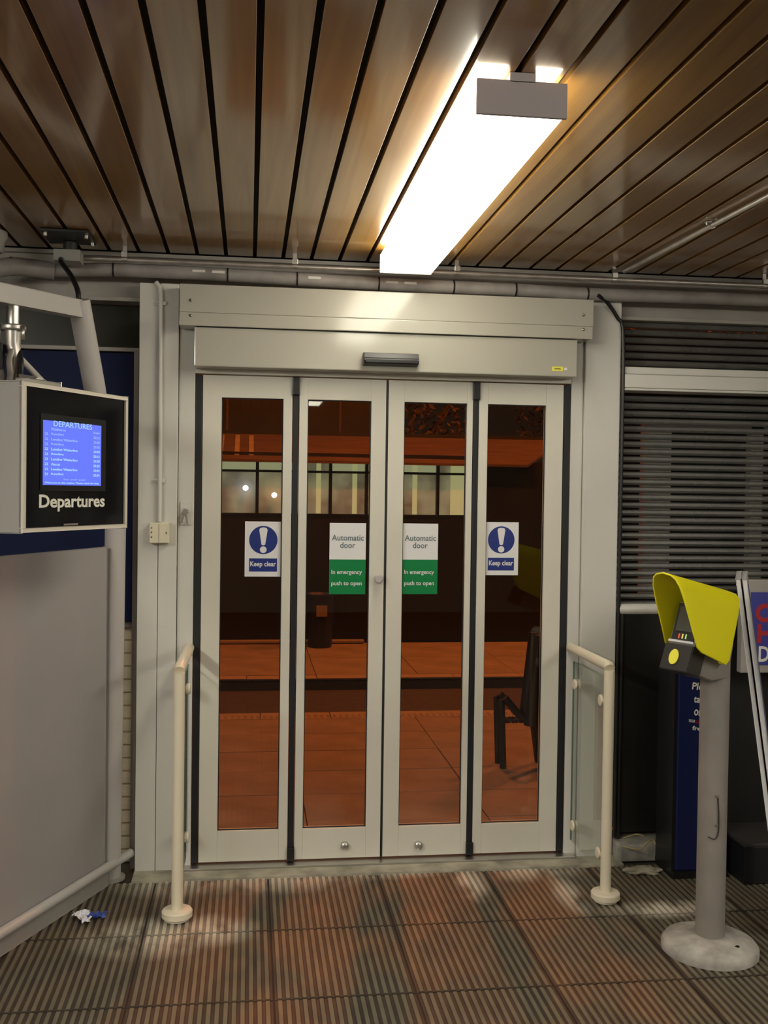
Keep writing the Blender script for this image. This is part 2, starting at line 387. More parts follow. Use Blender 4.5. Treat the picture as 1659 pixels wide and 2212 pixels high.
# ---- wall right of the door: roller shutter, ledge, dark panels
wr = thing('wall_right', 'dark perforated roller shutter wall right of the doors', 'wall', (2.4, .1, 0), kind='structure')
def slat(z0, z1):
    bm = bmesh.new(); h = z1-z0; prof = [(.0, z0+.006), (-.006, z0+.010), (-.009, z0+h*.5), (-.007, z1-.006), (0, z1-.001), (.002, z1-.001), (.002, z0+.006)]
    A = [bm.verts.new((1.63, .07+a, b)) for a, b in prof]; Bv = [bm.verts.new((3.4, .07+a, b)) for a, b in prof]
    n = len(prof)
    for i in range(n): bm.faces.new((A[i], A[(i+1) % n], Bv[(i+1) % n], Bv[i]))
    bm.faces.new(A[::-1]); bm.faces.new(Bv); return bm
z = 1.10
while z < 2.075: part('slat', slat(z, z+.0345), M_slat, wr); z += .0345
z = 2.19
while z < 2.385: part('slat', slat(z, z+.0345), M_slat, wr); z += .0345
part('dark_room_backing', BX((1.63, .32, .1), (4.6, .36, 2.40)), M_darkgap, wr)
part('lower_panel', BX((1.63, .07, .10), (4.6, .09, 1.10)), M_bldg, wr, label='dark flat lower panel')
part('plinth', BX((1.63, -.10, 0), (2.55, .12, .075), .01), M_basec, wr)
bmv = bmesh.new(); box(bmv, (1.64, -.02, 2.150), (3.4, .07, 2.182), .004); box(bmv, (1.64, -.035, 2.088), (3.4, .07, 2.148), .004); box(bmv, (1.64, -.045, 2.075), (3.4, .07, 2.086), .003)
part('ledge', bmv, M_white2, wr, label='white boxed ledge with two grooves')
wn2 = thing('window_2', 'pale window posts seen faintly behind the right shutter', 'window', (2.0, .2, 1.1), kind='structure')
for x0, x1, z1 in ((1.80, 1.93, 1.92), (2.32, 2.38, 1.96)): part('window_post', BX((x0, .13, 1.15), (x1, .18, z1)), M_white2, wn2)
part('window_head', BX((1.80, .13, 1.92), (3.3, .18, 1.96)), M_greyp, wn2)

# ---- door frame (white panels either side and a head piece)
df = thing('trim_3', 'wide white panelled frame around the sliding doors', 'door frame', (.58, 0, 0), kind='structure')
for a, b, y0, z0, z1 in ((-.459, -.376, -.02, .0, 2.468), (-.374, -.298, -.02, 0, 2.468), (-.296, -.229, 0, 0, 2.45), (1.408, 1.462, 0, 0, 2.45), (1.464, 1.624, -.02, 0, 2.468)):
    part('frame_panel', BX((a, y0, z0), (b, .12, z1), .003), M_white2, df)
part('head_panel', BX((-.229, .0, 2.101), (1.408, .10, 2.46), .002), M_white, df)
part('threshold', BX((-.27, -.045, 0.0), (1.45, .10, .014), .003), M_steel, df)
part('sill', BX((-.46, -.13, -.02), (1.64, .12, .004)), M_conc, df)

# ---- the four bifold leaves
def leaf(n, x0, x1, g0, g1, seal, lab):
    d = thing('door_%d' % n, lab, 'door', ((x0+x1)/2, .02, .02), kind='structure')
    z0, z1, gz0, gz1 = .021, 2.096, .152, 2.003; ya, yb = .008, .05
    for a, b in ((x0, g0), (g1, x1)): part('stile', BX((a, ya, z0), (b, yb, z1), .002), M_white, d)
    part('top_rail', BX((g0, ya, gz1), (g1, yb, z1), .0015), M_white, d); part('bottom_rail', BX((g0, ya, z0), (g1, yb, gz0), .0015), M_white, d)
    bm = bmesh.new()
    for a, b, c, e in ((g0, gz0, g0+.004, gz1), (g1-.004, gz0, g1, gz1), (g0+.004, gz1-.004, g1-.004, gz1), (g0+.004, gz0, g1-.004, gz0+.004)): box(bm, (a, .022, b), (c, .028, e))
    part('glazing_gasket', bm, M_rubber, d)
    part('pane', BX((g0+.001, .030, gz0+.001), (g1-.001, .034, gz1-.001)), M_glass, d)
    if seal: part('rubber_seal', BX((seal[0], .006, .02), (seal[1], .046, 2.095), .003), M_rubber, d)
    return d
d1 = leaf(1, -.197, .180, -.118, .142, (-.227, -.199), 'outermost left white glazed door leaf')
d2 = leaf(2, .210, .584, .246, .520, (.183, .207), 'white glazed leaf left of the central joint')
d3 = leaf(3, .594, .967, .664, .941, (.585, .593), 'white glazed leaf right of the central joint')
d4 = leaf(4, .994, 1.375, 1.034, 1.297, (.969, .992), 'outermost right white glazed door leaf')
part('rubber_seal', BX((1.377, .006, .02), (1.407, .046, 2.095), .003), M_rubber, d4)
for d, x in ((d2, .195), (d4, .980)):
    for z0, z1 in ((.02, .075), (2.02, 2.096)): part('pivot_block', BX((x-.016, -.008, z0), (x+.016, .03, z1), .003), M_black, d)
def lock(d, x, z):
    k = part('lock', LT([(.0165, .008), (.0175, .0), (.0165, -.012), (.012, -.016), (.004, -.017)], (x, 0, z), 24, 'Y'), M_steel, d, label='small round steel lock')
    return k
lock(d2, .428, .078); lock(d3, .752, .070)
part('knob', LT([(.010, .010), (.010, -.014), (.019, -.018), (.020, -.034), (.015, -.040)], (.557, 0, 1.238), 24, 'Y'), M_capgrey, d2, label='grey round turn knob')

# ================================================================== SIGNS
def keep_clear(x0, z1, wd, ht, lab):
    y = .0285; t = thing('keep_clear_sign', lab, 'sign', (x0+wd/2, y, z1-ht), group='blue and white keep clear signs')
    part('sign_sheet', BX((x0, y, z1-ht), (x0+wd, y+.0012, z1), 0), M_signw, t)
    cx, cz, r = x0+wd*.5, z1-ht*.335, wd*.385
    part('blue_disc', LT([(r, 0), (r, -.0005)], (cx, y, cz), 48, 'Y'), M_signb, t)
    bm = bmesh.new(); pr = [(-.018, .044), (-.014, .052), (0, .055), (.014, .052), (.018, .044), (.008, -.020), (0, -.024), (-.008, -.020)]
    s = r/.061
    A = [bm.verts.new((cx+a*s, y-.0010, cz+b*s)) for a, b in pr]; Bv = [bm.verts.new((cx+a*s, y-.0004, cz+b*s)) for a, b in pr]; n = len(pr)
    bm.faces.new(A); bm.faces.new(Bv[::-1])
    for i in range(n): bm.faces.new((A[i], Bv[i], Bv[(i+1) % n], A[(i+1) % n]))
    lathe(bm, [(.0145*s, -.0004), (.0145*s, -.001)], (cx, y, cz-.042*s), 24, 'Y')
    part('exclamation_mark', bm, M_signw, t)
    bz0, bz1 = z1-ht*.91, z1-ht*.67
    part('blue_band', BX((x0+wd*.12, y-.0006, bz0), (x0+wd*.88, y, bz1)), M_signb, t)
    part('lettering', text_bm('Keep clear', wd*.70, (bz1-bz0)*.50, (x0+wd*.15, y-.0012, bz0+(bz1-bz0)*.28), X, Z, bold=.02), M_signw, t)
keep_clear(-.015, 1.478, .157, .236, 'blue and white keep clear sign on the far left door glass')
keep_clear(1.030, 1.486, .156, .235, 'blue and white keep clear sign on the far right door glass')
def auto_sign(x0, z1, wd, ht, lab):
    y = .0285; t = thing('automatic_door_sign', lab, 'sign', (x0+wd/2, y, z1-ht), group='white and green automatic door signs')
    part('white_sheet', BX((x0, y, z1-ht*.51), (x0+wd, y+.0012, z1)), M_signw, t)
    part('green_sheet', BX((x0, y, z1-ht), (x0+wd, y+.0012, z1-ht*.51)), M_signg, t)
    for s, fw_, fx, zz, hh, mm in (('Automatic', .88, .06, .245, .078, M_signt), ('door', .42, .29, .350, .078, M_signt), ('In emergency', .84, .06, .735, .076, M_signw), ('push to open', .84, .06, .893, .076, M_signw)):
        part('lettering', text_bm(s, wd*fw_, ht*hh*1.05, (x0+wd*fx, y-.0008, z1-ht*zz), X, Z, bold=.014), mm, t)
auto_sign(.348, 1.475, .158, .309, 'white and green automatic door sign left of the central joint')
auto_sign(.667, 1.476, .157, .309, 'white and green automatic door sign right of the central joint')

# ================================================================== DOOR OPERATOR
oc = thing('door_operator_cover', 'glossy white boxed operator cover above the door leaves', 'cover', (.58, -.05, 2.12))
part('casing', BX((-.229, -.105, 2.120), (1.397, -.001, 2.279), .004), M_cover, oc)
part('warning_sticker', BX((1.286, -.1065, 2.143), (1.334, -.1045, 2.161)), M_yel, oc)
part('sticker_print', text_bm('WARNING', .030, .006, (1.294, -.107, 2.149), X, Z), M_black, oc)
part('white_sticker', BX((1.338, -.1065, 2.146), (1.352, -.1045, 2.158)), M_signw, oc)
fa = thing('fascia', 'white two-board fascia with corner screws above the operator cover', 'fascia', (.58, -.06, 2.28))
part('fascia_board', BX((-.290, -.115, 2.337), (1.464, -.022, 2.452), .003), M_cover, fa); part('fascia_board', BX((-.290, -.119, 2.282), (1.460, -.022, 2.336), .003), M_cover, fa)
for x in (-.245, 1.416):
    for z_ in (2.385, 2.322): part('screw', LT([(.006, 0), (.006, -.002), (.003, -.004)], (x, -.116 if z_ > 2.33 else -.1195, z_), 12, 'Y'), M_screw, fa)
sn = thing('motion_sensor', 'long black motion sensor on the operator cover', 'sensor', (.6, -.12, 2.14))
bm = bmesh.new(); pr = [(-.106, 2.140), (-.148, 2.146), (-.158, 2.158), (-.156, 2.166), (-.150, 2.170), (-.140, 2.192), (-.106, 2.196)]
A = [bm.verts.new((.468, a, b)) for a, b in pr]; Bv = [bm.verts.new((.698, a, b)) for a, b in pr]
for i in range(len(pr)): bm.faces.new((A[i], A[(i+1) % len(pr)], Bv[(i+1) % len(pr)], Bv[i]))
bm.faces.new(A[::-1]); bm.faces.new(Bv); bmesh.ops.bevel(bm, geom=bm.edges[:], offset=.0015, segments=1, affect='EDGES')
part('sensor_body', bm, mat('sensor_grey', (.012, .012, .014), .4), sn)
part('lens', BX((.474, -.1605, 2.149), (.692, -.150, 2.164), .002), M_black, sn, label='glossy black lens strip')

# ================================================================== CEILING LAMPS
def batten(y0, y1, lab, x0=.515, M_diff=M_diff):
    x1 = x0+.217; t = thing('fluorescent_lamp', lab, 'ceiling lamp', ((x0+x1)/2, (y0+y1)/2, 2.502), group='fluorescent battens on the ceiling')
    part('spine', BX((x0+.078, y0-.012, 2.575), (x0+.140, y1+.01, 2.5995), .002), M_capgrey, t)
    part('diffuser', BX((x0+.003, y0, 2.504), (x1-.003, y1, 2.578), .008), M_diff, t)
    part('end_cap', BX((x0, y0-.012, 2.499), (x1, y0-.0005, 2.581), .002), M_capgrey, t)
    part('end_cap', BX((x0+.002, y1+.0005, 2.503), (x1-.002, y1+.010, 2.579), .002), M_capgrey, t)
    return t
batten(-2.03, -.24, 'glowing fluorescent ceiling lamp nearest the doors')
batten(-6.45, -4.65, 'fluorescent ceiling lamp behind the viewer, in line with the one by the doors')
for x0, y0, lab in ((-2.3, -6.45, 'added fluorescent fill lamp farther back on the left, outside the picture'), (3.6, -6.45, 'added fluorescent fill lamp farther back on the right, outside the picture'),
                    (-2.3, -4.30, 'added fluorescent fill lamp beside the viewer on the left, outside the picture'), (3.1, -4.30, 'added fluorescent fill lamp beside the viewer on the right, outside the picture')):
    batten(y0, y0+1.8, lab, x0, M_diff2 if x0 < 0 else M_diff3)  # four unseen battens added as frontal fill on the door frame

# ================================================================== PIPES AND CABLES UNDER THE CEILING
pb = thing('lagged_pipe', 'thick grey pipe run tied with black straps above the door frame', 'pipe', (.5, -.05, 2.48))
path = [(-.80, -.03, 2.502), (-.56, -.045, 2.510), (-.20, -.055, 2.508), (.19, -.055, 2.501), (.65, -.055, 2.494), (1.14, -.055, 2.493), (1.45, -.055, 2.487), (2.0, -.05, 2.492), (3.0, -.05, 2.492)]
sp = smooth_path(path, 8)
part('pipe', TB(sp, .0275, 20), M_pipe, pb)
def on_path(x):
    for a, b in zip(sp, sp[1:]):
        if a.x <= x <= b.x: return a.lerp(b, (x-a.x)/(b.x-a.x))
for x in (-.562, -.098, .190, .535, .858, 1.130, 1.450):
    p = on_path(x); part('strap', LT([(.0295, -.0035), (.0295, .0035)], p, 20, 'X'), M_black, pb)
for x in (-.215, -.135, .262, .590, .668):
    p = on_path(x); part('paper_tag', obox(bmesh.new(), p+Vector((0, -.0275, .004)), X, Yv, Z, .052, .004, .010), M_label, pb)
cd = thing('conduit', 'straight metal conduit running across above the doors', 'conduit', (.5, -.09, 2.53))
part('conduit_tube', TB([(-.70, -.09, 2.543), (3.2, -.09, 2.549)], .0105, 14), M_galv, cd)
for x in (-.512, .179, .865, 1.560, 2.25):
    bm = LT([(.0135, -.010), (.0135, .010)], (x, -.09, 2.546), 16, 'X'); box(bm, (x-.008, -.094, 2.556), (x+.008, -.086, 2.60)); box(bm, (x-.012, -.108, 2.552), (x+.012, -.102, 2.575), .002)
    part('saddle_clip', bm, M_steel, cd)
c2 = thing('conduit', 'metal conduit crossing the boards from the wall towards the viewer', 'conduit', (1.6, -1, 2.57))
part('conduit_tube', TB([(1.600, -.105, 2.582), (1.610, -.16, 2.585), (1.692, -2.4, 2.585)], .0095, 14), M_galv, c2)
for yy, xx in ((-.88, 1.636), (-2.0, 1.678)):
    bm = LT([(.0125, -.008), (.0125, .008)], (xx, yy, 2.585), 16, 'Y'); box(bm, (xx-.026, yy-.008, 2.592), (xx+.018, yy+.008, 2.599), .002)
    lathe(bm, [(.005, 2.586), (.005, 2.592)], (xx-.019, yy, 0), 10)
    part('saddle_clip', bm, M_steel, c2)
cb = thing('junction_box', 'white junction box hanging from a black ceiling bracket at left', 'junction box', (-.73, -.15, 2.50))
part('box_body', BX((-.775, -.20, 2.507), (-.672, -.11, 2.553), .003), M_casing, cb)
part('bracket_neck', LT([(.028, 2.553), (.026, 2.585)], (-.715, -.17, 0), 20), M_readerd, cb)
part('bracket_plate', BX((-.80, -.34, 2.587), (-.62, -.13, 2.5985), .003), M_black, cb)
for x, y in ((-.785, -.31), (-.635, -.29), (-.63, -.17)): part('screw', LT([(.008, 2.575), (.008, 2.587)], (x, y, 0), 10), M_steel, cb)
g2 = thing('pipe_elbow', 'bent grey flexible pipe under the ceiling in the far left corner', 'pipe', (-1.0, -.1, 2.48))
part('elbow_tube', TB(smooth_path([(-.80, -.03, 2.498), (-.88, -.05, 2.502), (-.95, -.12, 2.492), (-1.02, -.20, 2.455), (-1.12, -.24, 2.42)], 6), .036, 18), M_pipe, g2)
part('strap', LT([(.038, -.004), (.038, .004)], (-.95, -.12, 2.492), 18, 'X'), M_black, g2)
dm = thing('smoke_detector', 'small grey round detector on the ceiling at far left', 'detector', (-1.02, -.25, 2.56))
part('detector_body', LT([(.046, 2.5995), (.046, 2.575), (.036, 2.56), (.034, 2.525), (.028, 2.518)], (-.985, -.24, 0), 24), M_greyp, dm)
tag(part('cable', TB(smooth_path([(-.745, -.20, 2.512), (-.735, -.24, 2.49), (-.69, -.30, 2.43), (-.655, -.36, 2.365), (-.648, -.372, 2.32)], 7), .010, 12), M_black), 'black cable dropping onto the top of the slanted post', 'cable')
tag(part('cable', TB(smooth_path([(1.492, -.085, 2.478), (1.545, -.05, 2.455), (1.60, -.03, 2.395), (1.628, -.028, 2.33), (1.633, -.026, 2.0), (1.633, -.025, 1.2), (1.633, -.03, .09)], 6), .0085, 10), M_black), 'black cable curving down the right edge of the door frame', 'cable')

# wall conduit + fused spur on the left frame panel
cw = thing('wall_conduit', 'white vertical conduit on the left frame panel', 'conduit', (-.37, -.04, 1.48))
part('conduit_tube', TB([(-.368, -.034, 1.475), (-.372, -.034, 2.42), (-.376, -.032, 2.448), (-.392, -.026, 2.47)], .0095, 14), M_white2, cw)
for z_ in (1.646, 2.383):
    bm = BX((-.393, -.036, z_-.008), (-.350, -.0205, z_+.008), .003); part('saddle_clip', bm, M_white2, cw); part('screw', LT([(.0055, -.0365), (.004, -.041)], (-.386, 0, z_), 12, 'Y'), M_steel, cw)
sk = thing('switched_spur', 'ivory double switch box on the left frame panel', 'switch box', (-.365, -.04, 1.383))
part('back_box', BX((-.408, -.058, 1.386), (-.327, -.0205, 1.472), .003), M_plastic, sk)
part('front_plate', BX((-.406, -.064, 1.388), (-.329, -.058, 1.470), .002), M_plastic, sk)
part('seam', BX((-.369, -.0647, 1.392), (-.3675, -.0635, 1.466)), M_screw, sk)
for x, z_ in ((-.398, 1.450), (-.398, 1.432), (-.398, 1.412), (-.338, 1.430)): part('screw', LT([(.0035, -.0635), (.003, -.066)], (x, 0, z_), 10, 'Y'), M_screw, sk)
kp = thing('key_switch', 'small key switch plate with hanging keys beside the left jamb', 'key switch', (-.262, -.01, 1.45))
part('plate', BX((-.285, -.006, 1.462), (-.242, -.0005, 1.560), .001), M_white2, kp)
part('lock_barrel', LT([(.012, -.005), (.012, -.018), (.008, -.020)], (-.262, 0, 1.518), 16, 'Y'), M_steel, kp)
bm = bmesh.new(); obox(bm, (-.264, -.030, 1.517), Vector((.35, 0, .94)), Yv, Vector((.94, 0, -.35)), .026, .003, .020, .001)
obox(bm, (-.274, -.028, 1.490), Vector((.3, 0, .95)), Yv, Vector((.95, 0, -.3)), .045, .002, .009); obox(bm, (-.258, -.028, 1.486), Vector((-.2, 0, .98)), Yv, Vector((.98, 0, .2)), .045, .002, .009)
part('key_bunch', bm, M_steel, kp)

# ================================================================== HANDRAILS
def handrail(px, py, wx, top, lab, side):
    t = thing('handrail', lab, 'handrail', (px, py, 0), group='cream handrails flanking the doors')
    r = .0215
    p = [(px, py, .03), (px, py, top-.015)]
    part('post', TB(p, r, 24), M_cream, t)
    part('top_rail', TB([(px, py-.001, top-.006), (px, py+.006, top), (px+(wx-px)*.98, -.03, top), (wx, -.004, top)], r, 24), M_cream, t)
    part('base_flange', LT([(.046, 0.0), (.047, .010), (.057, .012), (.057, .032), (.053, .037), (.026, .039)], (px, py, 0), 40), M_cream, t)
    gx = (px+wx)/2 + side*.0
    q0 = Vector((px, py+.04, 0)); q1 = Vector((wx, -.035, 0)); dd = (q1-q0).normalized(); nn = Vector((dd.y, -dd.x, 0)); ln = (q1-q0).length; mid = (q0+q1)/2
    g = part('glass_panel', obox(bmesh.new(), mid+Z*.485, dd, nn, Z, ln-.03, .008, .79), M_gpanel, t)
    bm = bmesh.new()
    for s in (-1, 1): obox(bm, mid+Z*.485+dd*s*(ln/2-.0145), dd, nn, Z, .001, .0082, .79)
    obox(bm, mid+Z*.8805, dd, nn, Z, ln-.03, .0082, .001)
    part('glass_edge', bm, M_gedge, g)
    for u, z_ in ((.055, .785), (.055, .165), (ln-.035, .785), (ln-.035, .165)):
        c = q0 + dd*(u-.02) + Z*z_
        bm = bmesh.new()
        for s in (-1, 1):
            a = c + nn*s*.0045; tube(bm, [a, a+nn*s*.006, a+nn*s*.009], [.023, .023, .018], 24)
        tube(bm, [c + dd*(-.040 if u < .1 else .040), c], .007, 10)
        part('glass_clamp', bm, M_cream, t)
    return t
handrail(-.250, -.513, -.243, .942, 'cream handrail with glass infill left of the doors', -1)
handrail(1.424, -.499, 1.425, .934, 'cream handrail with glass infill right of the doors', 1)

# ================================================================== LEFT: BARRIER, POST, DEPARTURE MONITOR
bd = Vector((.417, .909, 0)).normalized(); bn = Vector((bd.y, -bd.x, 0))       # direction and visible normal
B0 = Vector((-.675, -.40, 0))
br = thing('panel_barrier', 'large grey panel barrier with tubular edge at left', 'barrier', B0)
A0 = B0 - bd*1.75; A1 = B0 + bd*.27
mid = (A0+A1)/2; ln = (A1-A0).length
part('panel', obox(bmesh.new(), mid - bn*.012 + Z*.725, bd, bn, Z, ln, .014, 1.30, .002), M_barrier, br)
part('post', TB([A0, A0+Z*1.38], .020, 20), M_tube, br)
part('bottom_rail', TB([A0+bn*.012+Z*.085, B0+bd*.445+bn*.012+Z*.075], .019, 20), M_tube, br)
part('skirt', obox(bmesh.new(), mid+bd*.03 + bn*.004 + Z*.036, bd, bn, Z, ln-.05, .02, .072, .002), M_greyp, br)
ps = thing('slanted_post', 'grey tubular post bent above the barrier, carrying the monitor arm', 'post', (-.532, -.10, 0))
part('post_tube', TB([(-.550, -.085, 0), (-.541, -.085, 1.46), (-.550, -.110, 1.54), (-.604, -.250, 2.00), (-.650, -.360, 2.325)], .042, 28), M_tube, ps)
aa = Vector((-.640, -.345, 2.292)); ab_ = Vector((-.92, -.95, 2.255)); ad = (ab_-aa).normalized(); an = Vector((ad.y, -ad.x, 0)).normalized()
part('arm', obox(bmesh.new(), (aa+ab_)/2, ad, an, ad.cross(an), (ab_-aa).length, .045, .066, .004), M_tube, ps)
part('post_foot', LT([(.06, 0), (.06, .01)], (-.550, -.085, 0), 30), M_greyp, ps)
md = Vector((.463, .886, 0)).normalized(); mn = Vector((md.y, -md.x, 0)); MO = Vector((-.710, -1.055, 1.470))
def mp_(s, z_, o=0): return MO + md*s + mn*o + Z*z_
mo = thing('departure_monitor', 'white cased departure monitor with black face and blue screen', 'monitor', mp_(.28, 0, -.04))
part('casing', obox(bmesh.new(), mp_(.283, .238, -.043), md, mn, Z, .566, .080, .476, .004), M_casing, mo)
bm = bmesh.new()
for s0, s1, z0, z1 in ((0, .566, .462, .476), (0, .566, 0, .014), (0, .014, .014, .462), (.552, .566, .014, .462)): obox(bm, mp_((s0+s1)/2, (z0+z1)/2, .001), md, mn, Z, s1-s0, .012, z1-z0, .002)
part('bezel', bm, mat('bezel_white', (.66, .62, .54), .35), mo)
part('face_plate', obox(bmesh.new(), mp_(.283, .238, -.001), md, mn, Z, .540, .006, .450), mat('face_black', (.005, .005, .007), .12, spec=.2), mo)
part('tube_surround', obox(bmesh.new(), mp_(.262, .257, .003), md, mn, Z, .350, .003, .250), M_black, mo)
scr = part('screen', obox(bmesh.new(), mp_(.253, .256, .0055), md, mn, Z, .308, .003, .210), M_screenbase, mo)
fx = .100; T = lambda s, s0, z0, wd, ht, m_, b=0: part('screen_lettering', text_bm(s, wd, ht, mp_(s0, z0, .0072), md, Z, bold=b), m_, scr)
T('DEPARTURES', .148, .344, .205, .018, M_screentxt)
rows = [('Platform', 0), ('Reading', 1), ('London Waterloo', 1), ('Reading', 1), ('London Waterloo', 2), ('Reading', 2), ('London Waterloo', 2), ('Ascot', 2), ('London Waterloo', 2), ('Reading', 2)]
times = ['Expt', '22:12', '22:20', '22:42', '22:50', '23:12', '23:20', '23:35', '23:42', '23:54']
for i, (s, k) in enumerate(rows):
    z_ = .3295 - i*.0163; mm = M_screentxt if k == 2 else M_screentxt2
    T(s, .136, z_, .0115*len(s)*.80, .0085, mm, .02)
    if k: T(times[i][:2], .104, z_, .016, .0085, mm, .02)
    T(times[i], .362, z_, .036, .0085, mm, .02)
T('See over page', .20, .166, .12, .008, M_screentxt2); T('Welcome to this station. Please mind the step', .104, .1545, .290, .0075, M_screentxt, .02)
part('lettering', text_bm('Departures', .352, .056, mp_(.083, .064, .003), md, Z, bold=.025), M_lett, mo, label='white lettering')
part('maker_plate', obox(bmesh.new(), mp_(.247, .020, .003), md, mn, Z, .075, .002, .006), M_reader, mo)
mk = thing('monitor_bracket', 'jumble of clamps and hoses holding the monitor under the arm', 'bracket', (-.81, -.71, 1.95))
hx = Vector((-.812, -.715, 0))
part('drop_tube', TB([hx+Z*2.250, hx+Z*2.16], .021, 20), M_steel, mk)
part('clamp_ring', LT([(.040, 2.150), (.044, 2.155), (.044, 2.165), (.040, 2.170)], hx, 28), M_galv, mk)
part('swivel', TB([hx+Z*2.15, hx+Z*2.10, hx+Vector((.01, .0, 2.05)), hx+Vector((.01, -.02, 1.99))], [.028, .026, .020, .022], 18), M_galv, mk)
for s in (-1, 1): part('bolt', TB([hx+Vector((.04*s, -.03, 2.165)), hx+Vector((.04*s, -.03, 2.115))], .006, 8), M_steel, mk)
for k, (a, b, c) in enumerate(((.0, -.02, -.03), (.022, .0, .01), (-.028, .01, .02))):
    part('hose', TB(smooth_path([hx+Vector((a, b, 2.08)), hx+Vector((a*1.5, b-.03, 2.04)), hx+Vector((a*1.2+.01, b-.06, 1.99)), hx+Vector((a+.02, -.15, 1.95))], 6), .010, 10), M_galv if k != 1 else M_black, mk)
part('strut', TB([hx+Vector((.015, .02, 2.065)), Vector((-.735, -.60, 1.99)), Vector((-.66, -.72, 1.95))], .011, 12), M_tube, mk)
part('mounting_foot', obox(bmesh.new(), mp_(.14, .484, -.045), md, mn, Z, .16, .05, .016, .003), M_steel, mk)
part('hanger', TB([hx+Vector((.01, -.02, 1.99)), mp_(.14, .49, -.045)], .014, 12), M_galv, mk)
part('clamp_box', obox(bmesh.new(), hx+Vector((-.05, -.02, 2.04)), X, Yv, Z, .05, .05, .13, .008), M_black, mk)

# ================================================================== RIGHT: TICKET VALIDATOR
VX, VY = 1.645, -.960
tv = thing('ticket_validator', 'ticket card reader under a yellow hood on a grey post', 'ticket reader', (VX, VY, 0))
part('base_plate', LT([(.168, 0), (.168, .022), (.158, .036), (.12, .050), (.062, .058)], (VX, VY, 0), 56), M_basec, tv)
part('post', TB([(VX, VY, .05), (VX, VY, 1.03)], .0505, 36), M_post, tv)
for z_ in (.565, .462): part('post_screw', LT([(.006, -.048), (.005, -.054)], (VX-.008, VY, z_), 12, 'Y'), M_steel, tv)
part('wire_loop', TB(smooth_path([(VX-.006, VY-.052, .56), (VX-.002, VY-.054, .50), (VX-.002, VY-.054, .44), (VX-.014, VY-.053, .415), (VX-.035, VY-.042, .420)], 6), .0022, 8), M_readerd, tv)
part('base_bolt', LT([(.010, .045), (.009, .052)], (VX+.055, VY-.095, 0), 12), M_screw, tv)
# local frame of the head: e = from the opening towards the back, u = sideways (towards the camera), w = up
e = Vector((.875, .485, -.10)).normalized(); u = Vector((.485, -.875, 0)).normalized(); w_ = u.cross(e)*-1
if w_.z < 0: w_ = -w_
HO = Vector((1.557, -1.01, 1.205))
def H(a, b, c): return HO + e*a + u*b + w_*c
# reader: slanted wedge body with screen plate, dark card pad with yellow disc
def poly(pts2, b0, b1, bev=.003):
    bm = bmesh.new(); A = [bm.verts.new(H(a, b0, c)) for a, c in pts2]; Bv = [bm.verts.new(H(a, b1, c)) for a, c in pts2]; n = len(pts2)
    for i in range(n): bm.faces.new((A[i], A[(i+1) % n], Bv[(i+1) % n], Bv[i]))
    bm.faces.new(A[::-1]); bm.faces.new(Bv)
    if bev: bmesh.ops.bevel(bm, geom=bm.edges[:], offset=bev, segments=2, affect='EDGES')
    return bm
part('reader_body', poly([(-.106, -.195), (.03, -.225), (.125, -.215), (.14, -.10), (.13, .03), (-.045, .035), (-.080, -.106)], -.052, .052), M_reader, tv)
sd = (Vector((-.045, .035)) - Vector((-.080, -.106))).normalized(); s3 = e*sd.x + w_*sd.y; n3 = e*(-sd.y) + w_*sd.x; c0 = H(-.080, 0, -.106)
part('screen_plate', obox(bmesh.new(), c0+s3*.074+n3*.003, s3, u, n3, .130, .086, .006, .002), M_readerd, tv)
ds = part('display', obox(bmesh.new(), c0+s3*.085+n3*.0075, s3, u, n3, .085, .066, .003, .001), mat('lcd_grey', (.10, .10, .085), .2), tv)
for k in range(3): part('indicator_light', obox(bmesh.new(), c0+s3*.025+u*(-.014+.014*k)+n3*.0075, s3, u, n3, .016, .0035, .003), M_led[k], tv)
part('silver_edge', obox(bmesh.new(), c0+s3*.006+n3*.006, s3, u, n3, .006, .100, .010, .001), M_alu, tv)
f1 = (Vector((-.095, -.115)) - Vector((-.070, -.185))).normalized()
part('card_pad', poly([(-.119, -.197), (-.045, -.214), (-.020, -.124), (-.092, -.108)], -.060, .057), M_readerd, tv, label='dark card pad housing')
fd = (Vector((-.092, -.108)) - Vector((-.119, -.197))).normalized(); f3 = e*fd.x + w_*fd.y; fn = (f3.cross(u)).normalized()
if fn.dot(e) > 0: fn = -fn
cc = H(-.1065, -.008, -.152)
bm = bmesh.new(); n = 32; A = []; Bv = []
for k in range(n):
    a = 2*math.pi*k/n; q = u*math.cos(a)*.019 + f3*math.sin(a)*.027
    A.append(bm.verts.new(cc+q+fn*.001)); Bv.append(bm.verts.new(cc+q+fn*.004))
for k in range(n): bm.faces.new((A[k], A[(k+1) % n], Bv[(k+1) % n], Bv[k]))
bm.faces.new(A[::-1]); bm.faces.new(Bv); part('touch_disc', bm, M_yel, tv, label='yellow oval touch disc')
